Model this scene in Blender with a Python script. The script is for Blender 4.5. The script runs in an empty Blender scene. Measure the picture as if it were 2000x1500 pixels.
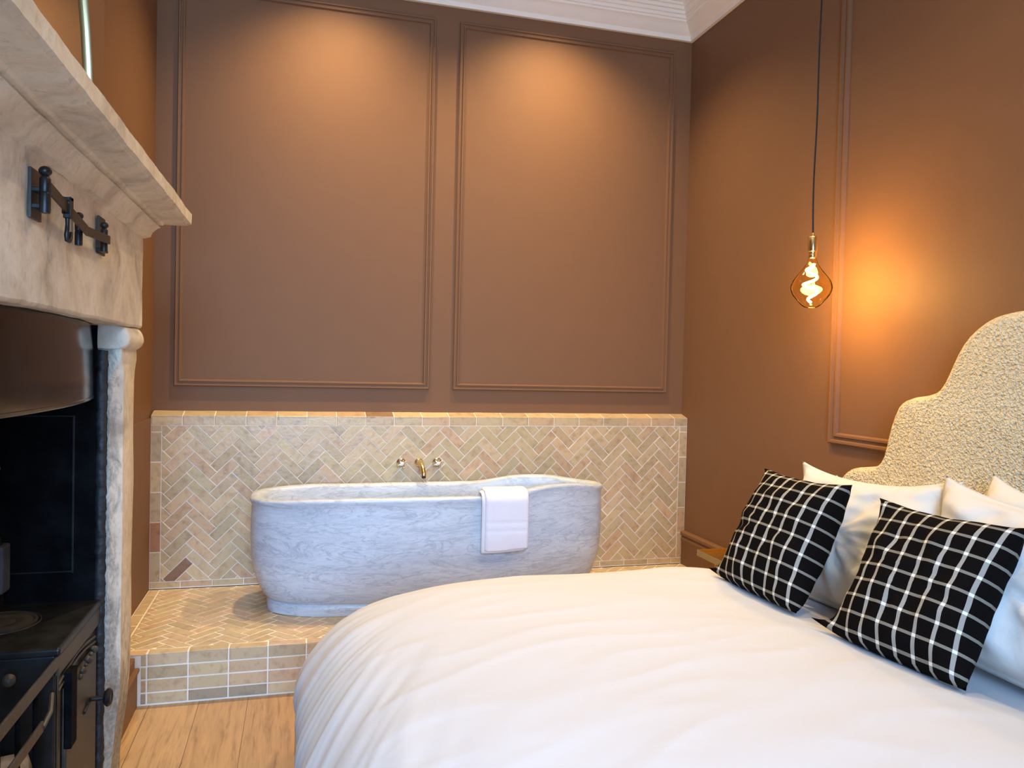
import bpy, bmesh, math, random
from mathutils import Vector, Matrix, noise
C = bpy.context.scene.collection
sc = bpy.context.scene
PI = math.pi
random.seed(7)

# ---------------------------------------------------------------- camera
XR = 2.293           # right wall plane
def make_camera():
    yaw, pitch, roll = 0.2684, -0.0232, 0.0235
    cy, sy, cp, sp = math.cos(yaw), math.sin(yaw), math.cos(pitch), math.sin(pitch)
    f = Vector((sy*cp, cy*cp, sp)); r = Vector((cy, -sy, 0)); u = r.cross(f)
    r2 = math.cos(roll)*r + math.sin(roll)*u
    u2 = -math.sin(roll)*r + math.cos(roll)*u
    cam = bpy.data.cameras.new('camera'); o = bpy.data.objects.new('camera', cam); C.objects.link(o)
    m = Matrix(((r2.x, u2.x, -f.x, 0), (r2.y, u2.y, -f.y, -4.329), (r2.z, u2.z, -f.z, 1.4001), (0, 0, 0, 1)))
    o.matrix_world = m
    cam.sensor_fit = 'HORIZONTAL'; cam.sensor_width = 36; cam.lens = 1497.1/2000*36
    cam.clip_start = .02
    sc.camera = o
make_camera()

# ---------------------------------------------------------------- world, lights, exposure
w = bpy.data.worlds.new('world'); sc.world = w; w.use_nodes = True
w.node_tree.nodes['Background'].inputs[0].default_value = (.55, .75, 1, 1)
w.node_tree.nodes['Background'].inputs[1].default_value = 1.0
sc.view_settings.view_transform = 'Standard'
sc.view_settings.look = 'None'
sc.view_settings.gamma = 1
sc.view_settings.use_curve_mapping = False
sc.view_settings.exposure = 0.68
CEIL = 3.66
def area(name, loc, target, sx, sy, power, col):
    l = bpy.data.lights.new(name, 'AREA'); l.shape = 'RECTANGLE'; l.size = sx; l.size_y = sy
    l.energy = power; l.color = col; l.spread = 1.9
    o = bpy.data.objects.new(name, l); C.objects.link(o); o.location = loc
    o.rotation_euler = (Vector(target)-Vector(loc)).to_track_quat('-Z', 'Y').to_euler()
    return o
# daylight through the tall window behind the camera
area('window_daylight', (0, -5.95, 1.95), (.35, -1.5, .75), 1.24, 2.2, 84, (.34, .60, 1.0))
SPOTS = [(.16, -.48, 132, 122, 'above the left wall panel'), (1.36, -.48, 148, 122, 'above the right wall panel'), (1.05, -2.3, 52, 140, 'above the middle of the bed'),
         (-.02, -2.3, 34, 140, 'above the stone mantel'), (1.75, -3.2, 50, 130, 'above the near side of the bed'), (.2, -3.9, 22, 140, 'nearest the window')]

# ---------------------------------------------------------------- materials
def mat(name, col=(.5, .5, .5), rough=.5, metal=0., spec=.5):
    m = bpy.data.materials.new(name); m.use_nodes = True
    b = m.node_tree.nodes['Principled BSDF']
    b.inputs['Base Color'].default_value = (*col, 1)
    b.inputs['Roughness'].default_value = rough
    b.inputs['Metallic'].default_value = metal
    b.inputs['Specular IOR Level'].default_value = spec
    return m, m.node_tree, b
def N(nt, t, **kw):
    n = nt.nodes.new(t)
    for k, v in kw.items(): setattr(n, k, v)
    return n
def coords(nt, scale=(1, 1, 1), rot=(0, 0, 0), kind='Object'):
    tc = N(nt, 'ShaderNodeTexCoord'); mp = N(nt, 'ShaderNodeMapping')
    mp.inputs['Scale'].default_value = scale; mp.inputs['Rotation'].default_value = rot
    nt.links.new(tc.outputs[kind], mp.inputs[0]); return mp.outputs[0]
def noise_n(nt, vec, scale, detail=4, rough=.5, dist=0):
    n = N(nt, 'ShaderNodeTexNoise'); n.inputs['Scale'].default_value = scale
    n.inputs['Detail'].default_value = detail; n.inputs['Roughness'].default_value = rough
    n.inputs['Distortion'].default_value = dist
    nt.links.new(vec, n.inputs['Vector']); return n.outputs['Fac']
def ramp(nt, fac, stops, interp='LINEAR'):
    r = N(nt, 'ShaderNodeValToRGB'); e = r.color_ramp.elements; r.color_ramp.interpolation = interp
    while len(e) < len(stops): e.new(.5)
    for el, (p, c) in zip(e, stops): el.position = p; el.color = (*c, 1) if len(c) == 3 else c
    nt.links.new(fac, r.inputs[0]); return r.outputs[0]
def mixc(nt, a, b, fac, mode='MIX'):
    m = N(nt, 'ShaderNodeMix', data_type='RGBA', blend_type=mode)
    for s, v in ((m.inputs[0], fac), (m.inputs[6], a), (m.inputs[7], b)):
        if hasattr(v, 'links') or isinstance(v, bpy.types.NodeSocket): nt.links.new(v, s)
        elif isinstance(v, (int, float)): s.default_value = v
        else: s.default_value = (*v, 1)
    return m.outputs[2]
def bump(nt, b, h, strength=.3, dist=.01):
    n = N(nt, 'ShaderNodeBump'); n.inputs['Strength'].default_value = strength; n.inputs['Distance'].default_value = dist
    nt.links.new(h, n.inputs['Height']); nt.links.new(n.outputs[0], b.inputs['Normal']); return n
def math_n(nt, op, a, b=None):
    m = N(nt, 'ShaderNodeMath', operation=op)
    for i, v in enumerate((a, b)):
        if v is None: continue
        if isinstance(v, bpy.types.NodeSocket): nt.links.new(v, m.inputs[i])
        else: m.inputs[i].default_value = v
    return m.outputs[0]

M = {}
def paint(name, col, rough=.58):
    m, nt, b = mat(name, col, rough, 0, .18)
    v = coords(nt); f = noise_n(nt, v, 9, 3)
    c = mixc(nt, tuple(x*.96 for x in col), tuple(x*1.04 for x in col), f)
    nt.links.new(c, b.inputs['Base Color'])
    bump(nt, b, noise_n(nt, v, 160, 3), .05, .002)
    return m
M['wall'] = paint('terracotta_brown_paint', (.197, .098, .048))
M['ceil'] = paint('white_plaster_paint', (.90, .82, .70), .6)

def tiles_mat():
    m, nt, b = mat('glazed_clay_tile', (.5, .4, .28), .3)
    at = N(nt, 'ShaderNodeVertexColor'); at.layer_name = 'tile'
    v = coords(nt); f = noise_n(nt, v, 28, 4, .6)
    c = mixc(nt, at.outputs['Color'], ramp(nt, f, [(.3, (.62, .5, .42)), (.5, (1, 1, 1)), (.72, (1.0, 1.02, .86))]), .55, 'MULTIPLY')
    nt.links.new(c, b.inputs['Base Color'])
    r = N(nt, 'ShaderNodeMapRange'); r.inputs[3].default_value = .22; r.inputs[4].default_value = .45
    nt.links.new(f, r.inputs[0]); nt.links.new(r.outputs[0], b.inputs['Roughness'])
    bump(nt, b, noise_n(nt, v, 45, 3), .35, .004)
    return m
M['tile'] = tiles_mat()
def grout_mat():
    m, nt, b = mat('pale_grout', (.84, .77, .65), .9)
    bump(nt, b, noise_n(nt, coords(nt), 200, 3), .4, .002); return m
M['grout'] = grout_mat()

def oak_mat():
    m, nt, b = mat('oak_plank', (.5, .3, .14), .4)
    tc = N(nt, 'ShaderNodeTexCoord'); sp = N(nt, 'ShaderNodeSeparateXYZ'); nt.links.new(tc.outputs['Object'], sp.inputs[0])
    cb = N(nt, 'ShaderNodeCombineXYZ')
    nt.links.new(math_n(nt, 'ADD', sp.outputs['Y'], .35), cb.inputs[0]); nt.links.new(math_n(nt, 'ADD', sp.outputs['X'], .0), cb.inputs[1])
    br = N(nt, 'ShaderNodeTexBrick'); br.offset = .37; br.offset_frequency = 2
    nt.links.new(cb.outputs[0], br.inputs['Vector'])
    br.inputs['Scale'].default_value = 1; br.inputs['Brick Width'].default_value = 1.5; br.inputs['Row Height'].default_value = .19
    br.inputs['Mortar Size'].default_value = .0013; br.inputs['Mortar Smooth'].default_value = .2; br.inputs['Bias'].default_value = 0
    br.inputs['Color1'].default_value = (.31, .165, .068, 1); br.inputs['Color2'].default_value = (.55, .34, .155, 1)
    br.inputs['Mortar'].default_value = (.16, .085, .035, 1)
    v = coords(nt, (14, 1.3, 1))
    g = noise_n(nt, v, 3.2, 6, .62, .6)
    g2 = noise_n(nt, coords(nt, (70, 2.5, 1)), 3, 3, .6, .2)
    c = mixc(nt, br.outputs['Color'], ramp(nt, g, [(.3, (.52, .46, .4)), (.5, (.95, .95, .95)), (.7, (1.1, 1.08, 1.03))]), .9, 'MULTIPLY')
    c = mixc(nt, c, ramp(nt, g2, [(.35, (.82, .8, .78)), (.6, (1, 1, 1))]), .6, 'MULTIPLY')
    nt.links.new(c, b.inputs['Base Color'])
    bump(nt, b, math_n(nt, 'SUBTRACT', g2, br.outputs['Fac']), .15, .002)
    return m
M['oak'] = oak_mat()

def marble_mat():
    m, nt, b = mat('veined_grey_marble', (.6, .62, .65), .34)
    v = coords(nt, (.9, .9, 4.2), (0, .16, 0))
    n1 = noise_n(nt, v, 3.2, 8, .62, 1.6)
    n2 = noise_n(nt, v, 8.5, 6, .65, 1.2)
    w1 = math_n(nt, 'ABSOLUTE', math_n(nt, 'SUBTRACT', n1, .5))
    w2 = math_n(nt, 'ABSOLUTE', math_n(nt, 'SUBTRACT', n2, .5))
    big = noise_n(nt, v, 2.0, 5, .6, .5)
    base = ramp(nt, big, [(.3, (.50, .54, .58)), (.5, (.58, .62, .66)), (.7, (.66, .69, .72))])
    c = mixc(nt, base, (.30, .33, .38), ramp(nt, w1, [(0, (.85, .85, .85)), (.006, (.35, .35, .35)), (.035, (0, 0, 0))]))
    c = mixc(nt, c, (.36, .39, .43), ramp(nt, w2, [(0, (.42, .42, .42)), (.02, (.22, .22, .22)), (.07, (0, 0, 0))]))
    sp = noise_n(nt, coords(nt), 70, 3, .7)
    c = mixc(nt, c, (.33, .36, .40), ramp(nt, sp, [(.60, (0, 0, 0)), (.75, (.25, .25, .25))]))
    nt.links.new(c, b.inputs['Base Color'])
    bump(nt, b, n2, .08, .003)
    return m
M['marble'] = marble_mat()

def stone_mat():
    m, nt, b = mat('weathered_limestone', (.6, .52, .42), .8)
    v = coords(nt); n1 = noise_n(nt, v, 5, 8, .65, .6); n2 = noise_n(nt, v, 38, 6, .7)
    c = ramp(nt, n1, [(.28, (.35, .29, .22)), (.44, (.57, .49, .38)), (.58, (.68, .60, .475)), (.76, (.49, .42, .33))])
    c = mixc(nt, c, ramp(nt, n2, [(.25, (.7, .66, .6)), (.45, (1, 1, 1)), (.8, (1.06, 1.05, 1.03))]), .8, 'MULTIPLY')
    st = noise_n(nt, coords(nt, (6, 6, 1.2)), 6, 6, .7, .4)
    c = mixc(nt, c, (.22, .20, .17), ramp(nt, st, [(.60, (0, 0, 0)), (.72, (.55, .55, .55))]))
    nt.links.new(c, b.inputs['Base Color'])
    bump(nt, b, math_n(nt, 'ADD', n1, math_n(nt, 'MULTIPLY', n2, .5)), .5, .006)
    return m
M['stone'] = stone_mat()
def soot_stone():
    m = M['stone'].copy(); m.name = 'soot_stained_limestone'; nt = m.node_tree; b = nt.nodes['Principled BSDF']
    src = b.inputs['Base Color'].links[0].from_socket
    tc = N(nt, 'ShaderNodeTexCoord'); sp = N(nt, 'ShaderNodeSeparateXYZ'); nt.links.new(tc.outputs['Object'], sp.inputs[0])
    f = noise_n(nt, coords(nt, (5, 5, 2.2)), 7, 7, .7, .6); f2 = noise_n(nt, coords(nt), 60, 5, .7)
    edge = math_n(nt, 'SUBTRACT', math_n(nt, 'MULTIPLY', math_n(nt, 'SUBTRACT', f, .5), .12), math_n(nt, 'ADD', sp.outputs['X'], .545))
    lo = N(nt, 'ShaderNodeMapRange'); nt.links.new(sp.outputs['Z'], lo.inputs[0])
    lo.inputs[1].default_value = .75; lo.inputs[2].default_value = .15; lo.inputs[3].default_value = 0; lo.inputs[4].default_value = .032; lo.clamp = True
    edge = math_n(nt, 'ADD', edge, lo.outputs[0])
    e2 = ramp(nt, math_n(nt, 'MULTIPLY', edge, 30), [(0, (0, 0, 0)), (.5, (.55, .55, .55)), (1, (.85, .85, .85))])
    e2 = mixc(nt, e2, ramp(nt, f2, [(.35, (.55, .55, .55)), (.6, (1, 1, 1))]), 1.0, 'MULTIPLY')
    c = mixc(nt, src, (.12, .115, .10), e2)
    nt.links.new(c, b.inputs['Base Color']); return m
M['soot'] = soot_stone()

def iron_mat(name, col, r0, r1, bs=.2, sp=.5):
    m, nt, b = mat(name, col, .4, 0., sp)
    v = coords(nt); f = noise_n(nt, v, 12, 5, .6)
    r = N(nt, 'ShaderNodeMapRange'); r.inputs[3].default_value = r0; r.inputs[4].default_value = r1
    nt.links.new(f, r.inputs[0]); nt.links.new(r.outputs[0], b.inputs['Roughness'])
    nt.links.new(mixc(nt, col, tuple(x*1.9+.004 for x in col), ramp(nt, f, [(.4, (0, 0, 0)), (.75, (1, 1, 1))])), b.inputs['Base Color'])
    bump(nt, b, noise_n(nt, v, 60, 4), bs, .003)
    return m
M['iron'] = iron_mat('black_leaded_iron', (.007, .0065, .006), .3, .5, .2, .3)
M['hood'] = iron_mat('glossy_black_enamel', (.003, .003, .004), .1, .17, .03, .3)
M['worn'] = iron_mat('worn_brown_iron', (.032, .025, .018), .34, .55, .2, .3)
M['soot_iron'] = iron_mat('matt_soot_black', (.0015, .0015, .002), .7, .9, .6, .06)
M['seal'] = iron_mat('crumbly_black_cement', (.012, .012, .012), .35, .8, 1.0, .4)
M['can'] = iron_mat('dull_grey_enamel', (.035, .037, .045), .5, .8)
M['ash'] = iron_mat('pale_grey_ash', (.20, .17, .14), .8, .95, .8)
M['brass'] = mat('polished_brass', (.80, .62, .30), .2, 1)[0]
M['gold'] = mat('antique_gold_tray', (.66, .42, .13), .32, 1)[0]
M['dim_gold'] = mat('dim_gilt', (.42, .33, .17), .4, 1)[0]
M['nickel'] = mat('aged_nickel_brass', (.80, .74, .60), .16, 1)[0]
M['porcelain'] = mat('white_porcelain', (.85, .84, .80), .15)[0]
M['cord'] = mat('black_fabric_cord', (.012, .01, .012), .8)[0]

def linen_mat(name, col, sc_=1.0, bs=.25):
    m, nt, b = mat(name, col, .85, 0, .25)
    b.inputs['Sheen Weight'].default_value = .15
    v = coords(nt)
    n = noise_n(nt, v, 7*sc_, 5, .55, .7); n2 = noise_n(nt, v, 420, 2)
    bump(nt, b, math_n(nt, 'ADD', n, math_n(nt, 'MULTIPLY', n2, .02)), bs, .02)
    return m
M['linen'] = linen_mat('white_cotton', (.60, .595, .60), 1.0, .12)
M['pcase'] = linen_mat('white_pillowcase_cotton', (.66, .645, .60), 1.6, .22)
def towel_mat():
    m, nt, b = mat('white_terry', (.84, .80, .82), .95, 0, .1)
    b.inputs['Sheen Weight'].default_value = .4
    bump(nt, b, noise_n(nt, coords(nt), 330, 3, .7), .6, .004); return m
M['towel'] = towel_mat()
def boucle_mat():
    m, nt, b = mat('cream_boucle', (.62, .555, .42), .95, 0, .15)
    v = coords(nt); vo = N(nt, 'ShaderNodeTexVoronoi', feature='SMOOTH_F1'); vo.inputs['Scale'].default_value = 125
    mx = N(nt, 'ShaderNodeVectorMath', operation='ADD'); nn = N(nt, 'ShaderNodeTexNoise'); nn.inputs['Scale'].default_value = 90
    nt.links.new(v, nn.inputs['Vector']); sm = N(nt, 'ShaderNodeVectorMath', operation='SCALE'); sm.inputs['Scale'].default_value = .02
    nt.links.new(nn.outputs['Color'], sm.inputs[0]); nt.links.new(v, mx.inputs[0]); nt.links.new(sm.outputs[0], mx.inputs[1])
    nt.links.new(mx.outputs[0], vo.inputs['Vector'])
    nt.links.new(ramp(nt, vo.outputs['Distance'], [(0, (.84, .76, .56)), (.5, (.70, .62, .43)), (1, (.34, .29, .20))]), b.inputs['Base Color'])
    inv = math_n(nt, 'SUBTRACT', 1.0, vo.outputs['Distance'])
    bump(nt, b, inv, 1.0, .011)
    return m
M['boucle'] = boucle_mat()
def plaid_mat():
    m, nt, b = mat('black_and_cream_windowpane_check', (.02, .02, .02), .9, 0, .15)
    tc = N(nt, 'ShaderNodeTexCoord'); sp = N(nt, 'ShaderNodeSeparateXYZ'); nt.links.new(tc.outputs['UV'], sp.inputs[0])
    def line(s, n, off, wd):
        a = math_n(nt, 'FRACT', math_n(nt, 'ADD', math_n(nt, 'MULTIPLY', s, n), off))
        a = math_n(nt, 'ABSOLUTE', math_n(nt, 'SUBTRACT', a, .5))
        return math_n(nt, 'LESS_THAN', a, wd)
    a = line(sp.outputs['X'], 8.0, 0., .10); c_ = line(sp.outputs['Y'], 9.0, 0., .082)
    wv = N(nt, 'ShaderNodeTexWave'); wv.inputs['Scale'].default_value = 130; wv.bands_direction = 'DIAGONAL'
    nt.links.new(tc.outputs['UV'], wv.inputs['Vector'])
    s = math_n(nt, 'ADD', math_n(nt, 'MULTIPLY', a, .46), math_n(nt, 'MULTIPLY', c_, .34))
    col = ramp(nt, s, [(0, (.006, .0045, .004)), (.34, (.23, .205, .16)), (.46, (.36, .33, .28)), (.8, (.86, .80, .66))])
    col = mixc(nt, col, (0, 0, 0), math_n(nt, 'MULTIPLY', wv.outputs['Fac'], .18))
    nt.links.new(col, b.inputs['Base Color'])
    bump(nt, b, noise_n(nt, coords(nt), 500, 2), .2, .001)
    return m
M['plaid'] = plaid_mat(); M['plaid'].node_tree.nodes['Principled BSDF'].inputs['Specular IOR Level'].default_value = .04
def glass_mat(name, tint, fres=1.45, extra=.0):
    m = bpy.data.materials.new(name); m.use_nodes = True; nt = m.node_tree; nt.nodes.clear()
    out = N(nt, 'ShaderNodeOutputMaterial'); tr = N(nt, 'ShaderNodeBsdfTransparent'); gl = N(nt, 'ShaderNodeBsdfGlossy')
    tr.inputs[0].default_value = (*tint, 1); gl.inputs[0].default_value = (1, .9, .7, 1); gl.inputs['Roughness'].default_value = .03
    fr = N(nt, 'ShaderNodeFresnel'); fr.inputs[0].default_value = fres
    mx = N(nt, 'ShaderNodeMixShader'); nt.links.new(math_n(nt, 'ADD', fr.outputs[0], extra), mx.inputs[0])
    nt.links.new(tr.outputs[0], mx.inputs[1]); nt.links.new(gl.outputs[0], mx.inputs[2]); nt.links.new(mx.outputs[0], out.inputs[0])
    return m
M['amber'] = glass_mat('amber_bulb_glass', (1.0, .88, .58), 1.07, .03)
M['pane'] = glass_mat('window_glass', (.97, .98, 1))
def emit(name, col, s):
    m, nt, b = mat(name, col); b.inputs['Emission Color'].default_value = (*col, 1); b.inputs['Emission Strength'].default_value = s; return m
M['filament'] = emit('glowing_filament', (1, .72, .34), 60)
M['lamp_face'] = emit('downlight_face', (1, .8, .55), 6)
M['mirror'] = mat('mirror_glass', (.50, .46, .36), .02, 1)[0]
M['chip'] = mat('exposed_terracotta', (.20, .085, .045), .8)[0]
M['white_trim'] = paint('white_trim_paint', (.75, .74, .72), .4)

# ---------------------------------------------------------------- mesh helpers
class MB:
    def __init__(s): s.v = []; s.f = []; s.m = []; s.uv = None; s.cols = []
    def add(s, vs, fs, mi=0):
        o = len(s.v); s.v += [tuple(v) for v in vs]; s.f += [tuple(i+o for i in f) for f in fs]; s.m += [mi]*len(fs); return s
    def box(s, a, b, mi=0):
        x0, y0, z0 = a; x1, y1, z1 = b
        return s.add([(x0, y0, z0), (x1, y0, z0), (x1, y1, z0), (x0, y1, z0), (x0, y0, z1), (x1, y0, z1), (x1, y1, z1), (x0, y1, z1)],
                     [(0, 3, 2, 1), (4, 5, 6, 7), (0, 1, 5, 4), (1, 2, 6, 5), (2, 3, 7, 6), (3, 0, 4, 7)], mi)
    def grid(s, P, closed_u=False, closed_v=False, mi=0):
        nu, nv = len(P), len(P[0]); fs = []
        for i in range(nu if closed_u else nu-1):
            for j in range(nv if closed_v else nv-1):
                i2, j2 = (i+1) % nu, (j+1) % nv
                fs.append((i*nv+j, i2*nv+j, i2*nv+j2, i*nv+j2))
        return s.add([p for row in P for p in row], fs, mi)
    def rings(s, P, cap0=True, cap1=True, mi=0):       # list of closed loops
        s.grid(P, False, True, mi); n = len(P[0]); o = len(s.v)-len(P)*n
        if cap0: s.f.append(tuple(o+i for i in range(n))); s.m.append(mi)
        if cap1: s.f.append(tuple(o+(len(P)-1)*n+i for i in reversed(range(n)))); s.m.append(mi)
        return s
    def lathe(s, prof, origin, axis=(0, 0, 1), n=32, mi=0, cap=True):
        ax = Vector(axis).normalized(); q = Vector((0, 0, 1)).rotation_difference(ax); o = Vector(origin)
        P = [[o+q @ Vector((r*math.cos(2*PI*k/n), r*math.sin(2*PI*k/n), h)) for k in range(n)] for r, h in prof]
        return s.rings(P, cap, cap, mi)
    def tube(s, pts, r, n=10, mi=0, flat=None):
        pts = [Vector(p) for p in pts]; P = []; prev = None
        for i, p in enumerate(pts):
            d = (pts[min(i+1, len(pts)-1)]-pts[max(i-1, 0)]).normalized()
            if prev is None: a = d.orthogonal().normalized()
            else: a = (prev-d*prev.dot(d)).normalized()
            prev = a; b = d.cross(a); rr = r[i] if isinstance(r, (list, tuple)) else r
            P.append([p+a*rr*math.cos(2*PI*k/n)+b*rr*math.sin(2*PI*k/n) for k in range(n)])
        return s.rings(P, True, True, mi)
    def sphere(s, c, r, n=20, mi=0, sz=1):
        return s.lathe([(max(r*math.sin(PI*k/12), 1e-4), -r*sz*math.cos(PI*k/12)) for k in range(13)], c, n=n, mi=mi)
    def build(s, name, mats, parent=None, smooth=False, bevel=0, seg=2, sub=0, jitter=0, jscale=6, loc=None, angle=40):
        me = bpy.data.meshes.new(name); me.from_pydata(s.v, [], s.f)
        if not isinstance(mats, (list, tuple)): mats = [mats]
        for m in mats: me.materials.append(m)
        me.polygons.foreach_set('material_index', s.m)
        if s.uv:
            l = me.uv_layers.new(name='UVMap')
            for lp in me.loops: l.data[lp.index].uv = s.uv[lp.vertex_index]
        bm = bmesh.new(); bm.from_mesh(me)
        if s.cols: pass
        bmesh.ops.recalc_face_normals(bm, faces=bm.faces); bm.to_mesh(me); bm.free()
        if s.cols:
            ca = me.color_attributes.new('tile', 'FLOAT_COLOR', 'CORNER')
            for p in me.polygons:
                c = s.cols[p.index]
                for li in p.loop_indices: ca.data[li].color = (*c, 1)
        if jitter:
            for v in me.vertices:
                p = v.co.copy(); v.co += noise.noise_vector(p*jscale)*jitter + noise.noise_vector(p*jscale*4)*jitter*.4
        if smooth:
            me.polygons.foreach_set('use_smooth', [True]*len(me.polygons))
            if angle: me.set_sharp_from_angle(angle=math.radians(angle))
        o = bpy.data.objects.new(name, me); C.objects.link(o)
        if loc is not None:
            me.transform(Matrix.Translation(-Vector(loc))); o.location = loc
        if bevel:
            b = o.modifiers.new('bevel', 'BEVEL'); b.width = bevel; b.segments = seg; b.limit_method = 'ANGLE'; b.angle_limit = math.radians(35)
            b.harden_normals = False
        if sub:
            b = o.modifiers.new('sub', 'SUBSURF'); b.levels = sub; b.render_levels = sub
        if parent is not None:
            o.parent = parent
            o.matrix_parent_inverse = Matrix.Translation(-Vector(parent.location))
        return o
def tag(o, label=None, cat=None, group=None, kind=None):
    if label: o['label'] = label
    if cat: o['category'] = cat
    if group: o['group'] = group
    if kind: o['kind'] = kind
    return o
def thing(name, label, cat, loc=(0, 0, 0), group=None):
    o = bpy.data.objects.new(name, None); C.objects.link(o); o.location = loc; o.empty_display_size = .1
    return tag(o, label, cat, group)
def struct(o): o['kind'] = 'structure'; return o
def lerp(a, b, t): return a+(b-a)*t
def sstep(a, b, x):
    t = min(1, max(0, (x-a)/(b-a))); return t*t*(3-2*t)

# ---------------------------------------------------------------- room shell
REAR = -5.8
XL = -.745
b = MB(); b.box((-1.4, REAR-.15, -.12), (XR+.15, .15, 0)); struct(b.build('floor', M['oak']))
def ceiling():
    b = MB(); b.box((-1.4, REAR-.15, CEIL), (XR+.15, .15, CEIL+.12)); return struct(b.build('ceiling', M['ceil']))
ceiling()
b = MB(); b.box((-1.4, 0, 0), (XR+.15, .15, CEIL)); struct(b.build('wall_back', M['wall']))
b = MB(); b.box((XR, REAR, 0), (XR+.15, 0, CEIL)); struct(b.build('wall_right', M['wall']))
# left wall: alcove beside the chimney breast, lower dado slightly proud, then the wall behind the camera
BX, BY0, BY1 = -.66, -3.26, -1.44      # chimney breast
OY0, OY1, OZ = -2.98, -1.725, 1.50     # fireplace opening
b = MB(); b.box((XL-.15, BY1, 0), (XL, 0, CEIL)); b.box((XL, BY1, 0), (XL+.01, 0, 1.09))
b.box((XL-.15, REAR, 0), (XL, BY0, CEIL))
struct(b.build('wall_left', M['wall']))
b = MB()
b.box((-1.3, OY1, 0), (BX, BY1, CEIL)); b.box((-1.3, BY0, 0), (BX, OY0, CEIL)); b.box((-1.3, OY0, OZ+.02), (BX, OY1, CEIL))
b.box((-1.4, BY0, 0), (-1.3, BY1, CEIL))
struct(b.build('wall_chimney', M['wall']))
# rear wall with a tall window (behind the camera)
WX0, WX1, WZ0, WZ1 = -.62, .62, .8, 3.05
b = MB()
b.box((-1.4, REAR-.15, 0), (WX0, REAR, CEIL)); b.box((WX1, REAR-.15, 0), (XR+.15, REAR, CEIL))
b.box((WX0, REAR-.15, 0), (WX1, REAR, WZ0)); b.box((WX0, REAR-.15, WZ1), (WX1, REAR, CEIL))
struct(b.build('wall_rear', M['wall']))
wn = struct(thing('window_1', None, None, ((WX0+WX1)/2, REAR-.08, WZ0)))
b = MB(); y0, y1 = REAR-.11, REAR-.05
b.box((WX0, y0, WZ0), (WX0+.06, y1, WZ1)); b.box((WX1-.06, y0, WZ0), (WX1, y1, WZ1)); b.box((WX0+.06, y0, WZ0), (WX1-.06, y1, WZ0+.07)); b.box((WX0+.06, y0, WZ1-.06), (WX1-.06, y1, WZ1))
b.box((WX0+.06, y0, 1.9), (WX1-.06, y1, 1.95)); b.box(((WX0+WX1)/2-.015, y0+.01, WZ0+.07), ((WX0+WX1)/2+.015, y1-.01, WZ1-.06))
b.build('window_frame', M['white_trim'], wn)
b = MB(); b.box((WX0+.05, REAR-.083, WZ0+.05), (WX1-.05, REAR-.079, WZ1-.05)); b.build('window_pane', M['pane'], wn)

# cornice with a stepped profile, mitred around the room (offset from wall, height)
CP = [(0, 3.42), (.02, 3.42), (.024, 3.432), (.024, 3.445), (.032, 3.450), (.045, 3.460), (.062, 3.480), (.078, 3.494), (.090, 3.500), (.090, 3.512), (.099, 3.515),
      (.101, 3.531), (.111, 3.535), (.113, 3.551), (.124, 3.555), (.126, 3.572), (.137, 3.576), (.137, 3.588), (.18, 3.602), (.24, 3.63), (.24, 3.645), (.30, 3.65), (.31, CEIL), (0, CEIL)]
loop = [(XL, 0, 1, -1), (XR, 0, -1, -1), (XR, REAR, -1, 1), (XL, REAR, 1, 1), (XL, BY0, 1, -1), (BX, BY0, 1, -1), (BX, BY1, 1, 1), (XL, BY1, 1, 1)]
b = MB()
b.rings([[(x+sx*d, y+sy*d, z) for d, z in CP] for x, y, sx, sy in loop] + [[(XL+d, -d, z) for d, z in CP]], False, False)
struct(b.build('trim_1', M['ceil'], smooth=True, angle=28))

# picture-frame panel mouldings
def panel(name, axis, c0, c1, z0, z1, plane, sgn, wd=.036, ht=.016):
    prof = [(0, 0), (0, .55), (.12, 1), (.3, .92), (.36, .5), (.42, .42), (.62, .42), (.68, .75), (.86, .7), (.95, .3), (1, 0)]
    b = MB(); P = []
    for (cu, cz, su, sz) in ((c0, z0, 1, 1), (c1, z0, -1, 1), (c1, z1, -1, -1), (c0, z1, 1, -1)):
        row = []
        for d, h in prof:
            u, z, hh = cu+su*d*wd, cz+sz*d*wd, plane+sgn*h*ht
            row.append((u, hh, z) if axis == 'y' else (hh, u, z))
        P.append(row)
    b.grid(P, True, False)
    return struct(b.build(name, M['wall'], smooth=True, angle=25))
panel('trim_2', 'y', -.6416, .7005, 1.257, 3.343, 0, -1)
panel('trim_3', 'y', .836, 2.1785, 1.257, 3.343, 0, -1)
panel('trim_4', 'x', -3.50, -1.40, 1.09, 3.30, XR, -1, .05, .02)
# skirtings
def skirting(name, pts_fn, z1, n=2):
    prof = [(0, 0), (.022, 0), (.022, z1-.07), (.026, z1-.06), (.026, z1-.045), (.018, z1-.035), (.03, z1-.022), (.03, z1-.008), (.018, z1), (0, z1)]
    b = MB(); b.rings([pts_fn(t, prof) for t in (0, 1)]); return struct(b.build(name, M['wall'], smooth=True, angle=30))
skirting('baseboard_right', lambda t, pr: [(XR-d, lerp(-.085, REAR, t), z) for d, z in pr], .415)
b = MB(); b.box((XL, -1.38, 0), (-.612, -1.012, .145)); b.box((XL, -1.38, .145), (-.604, -1.012, .160)); b.box((XL, -1.38, .16), (-.622, -1.012, .2))
struct(b.build('baseboard_left', M['wall'], bevel=.003))

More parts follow.
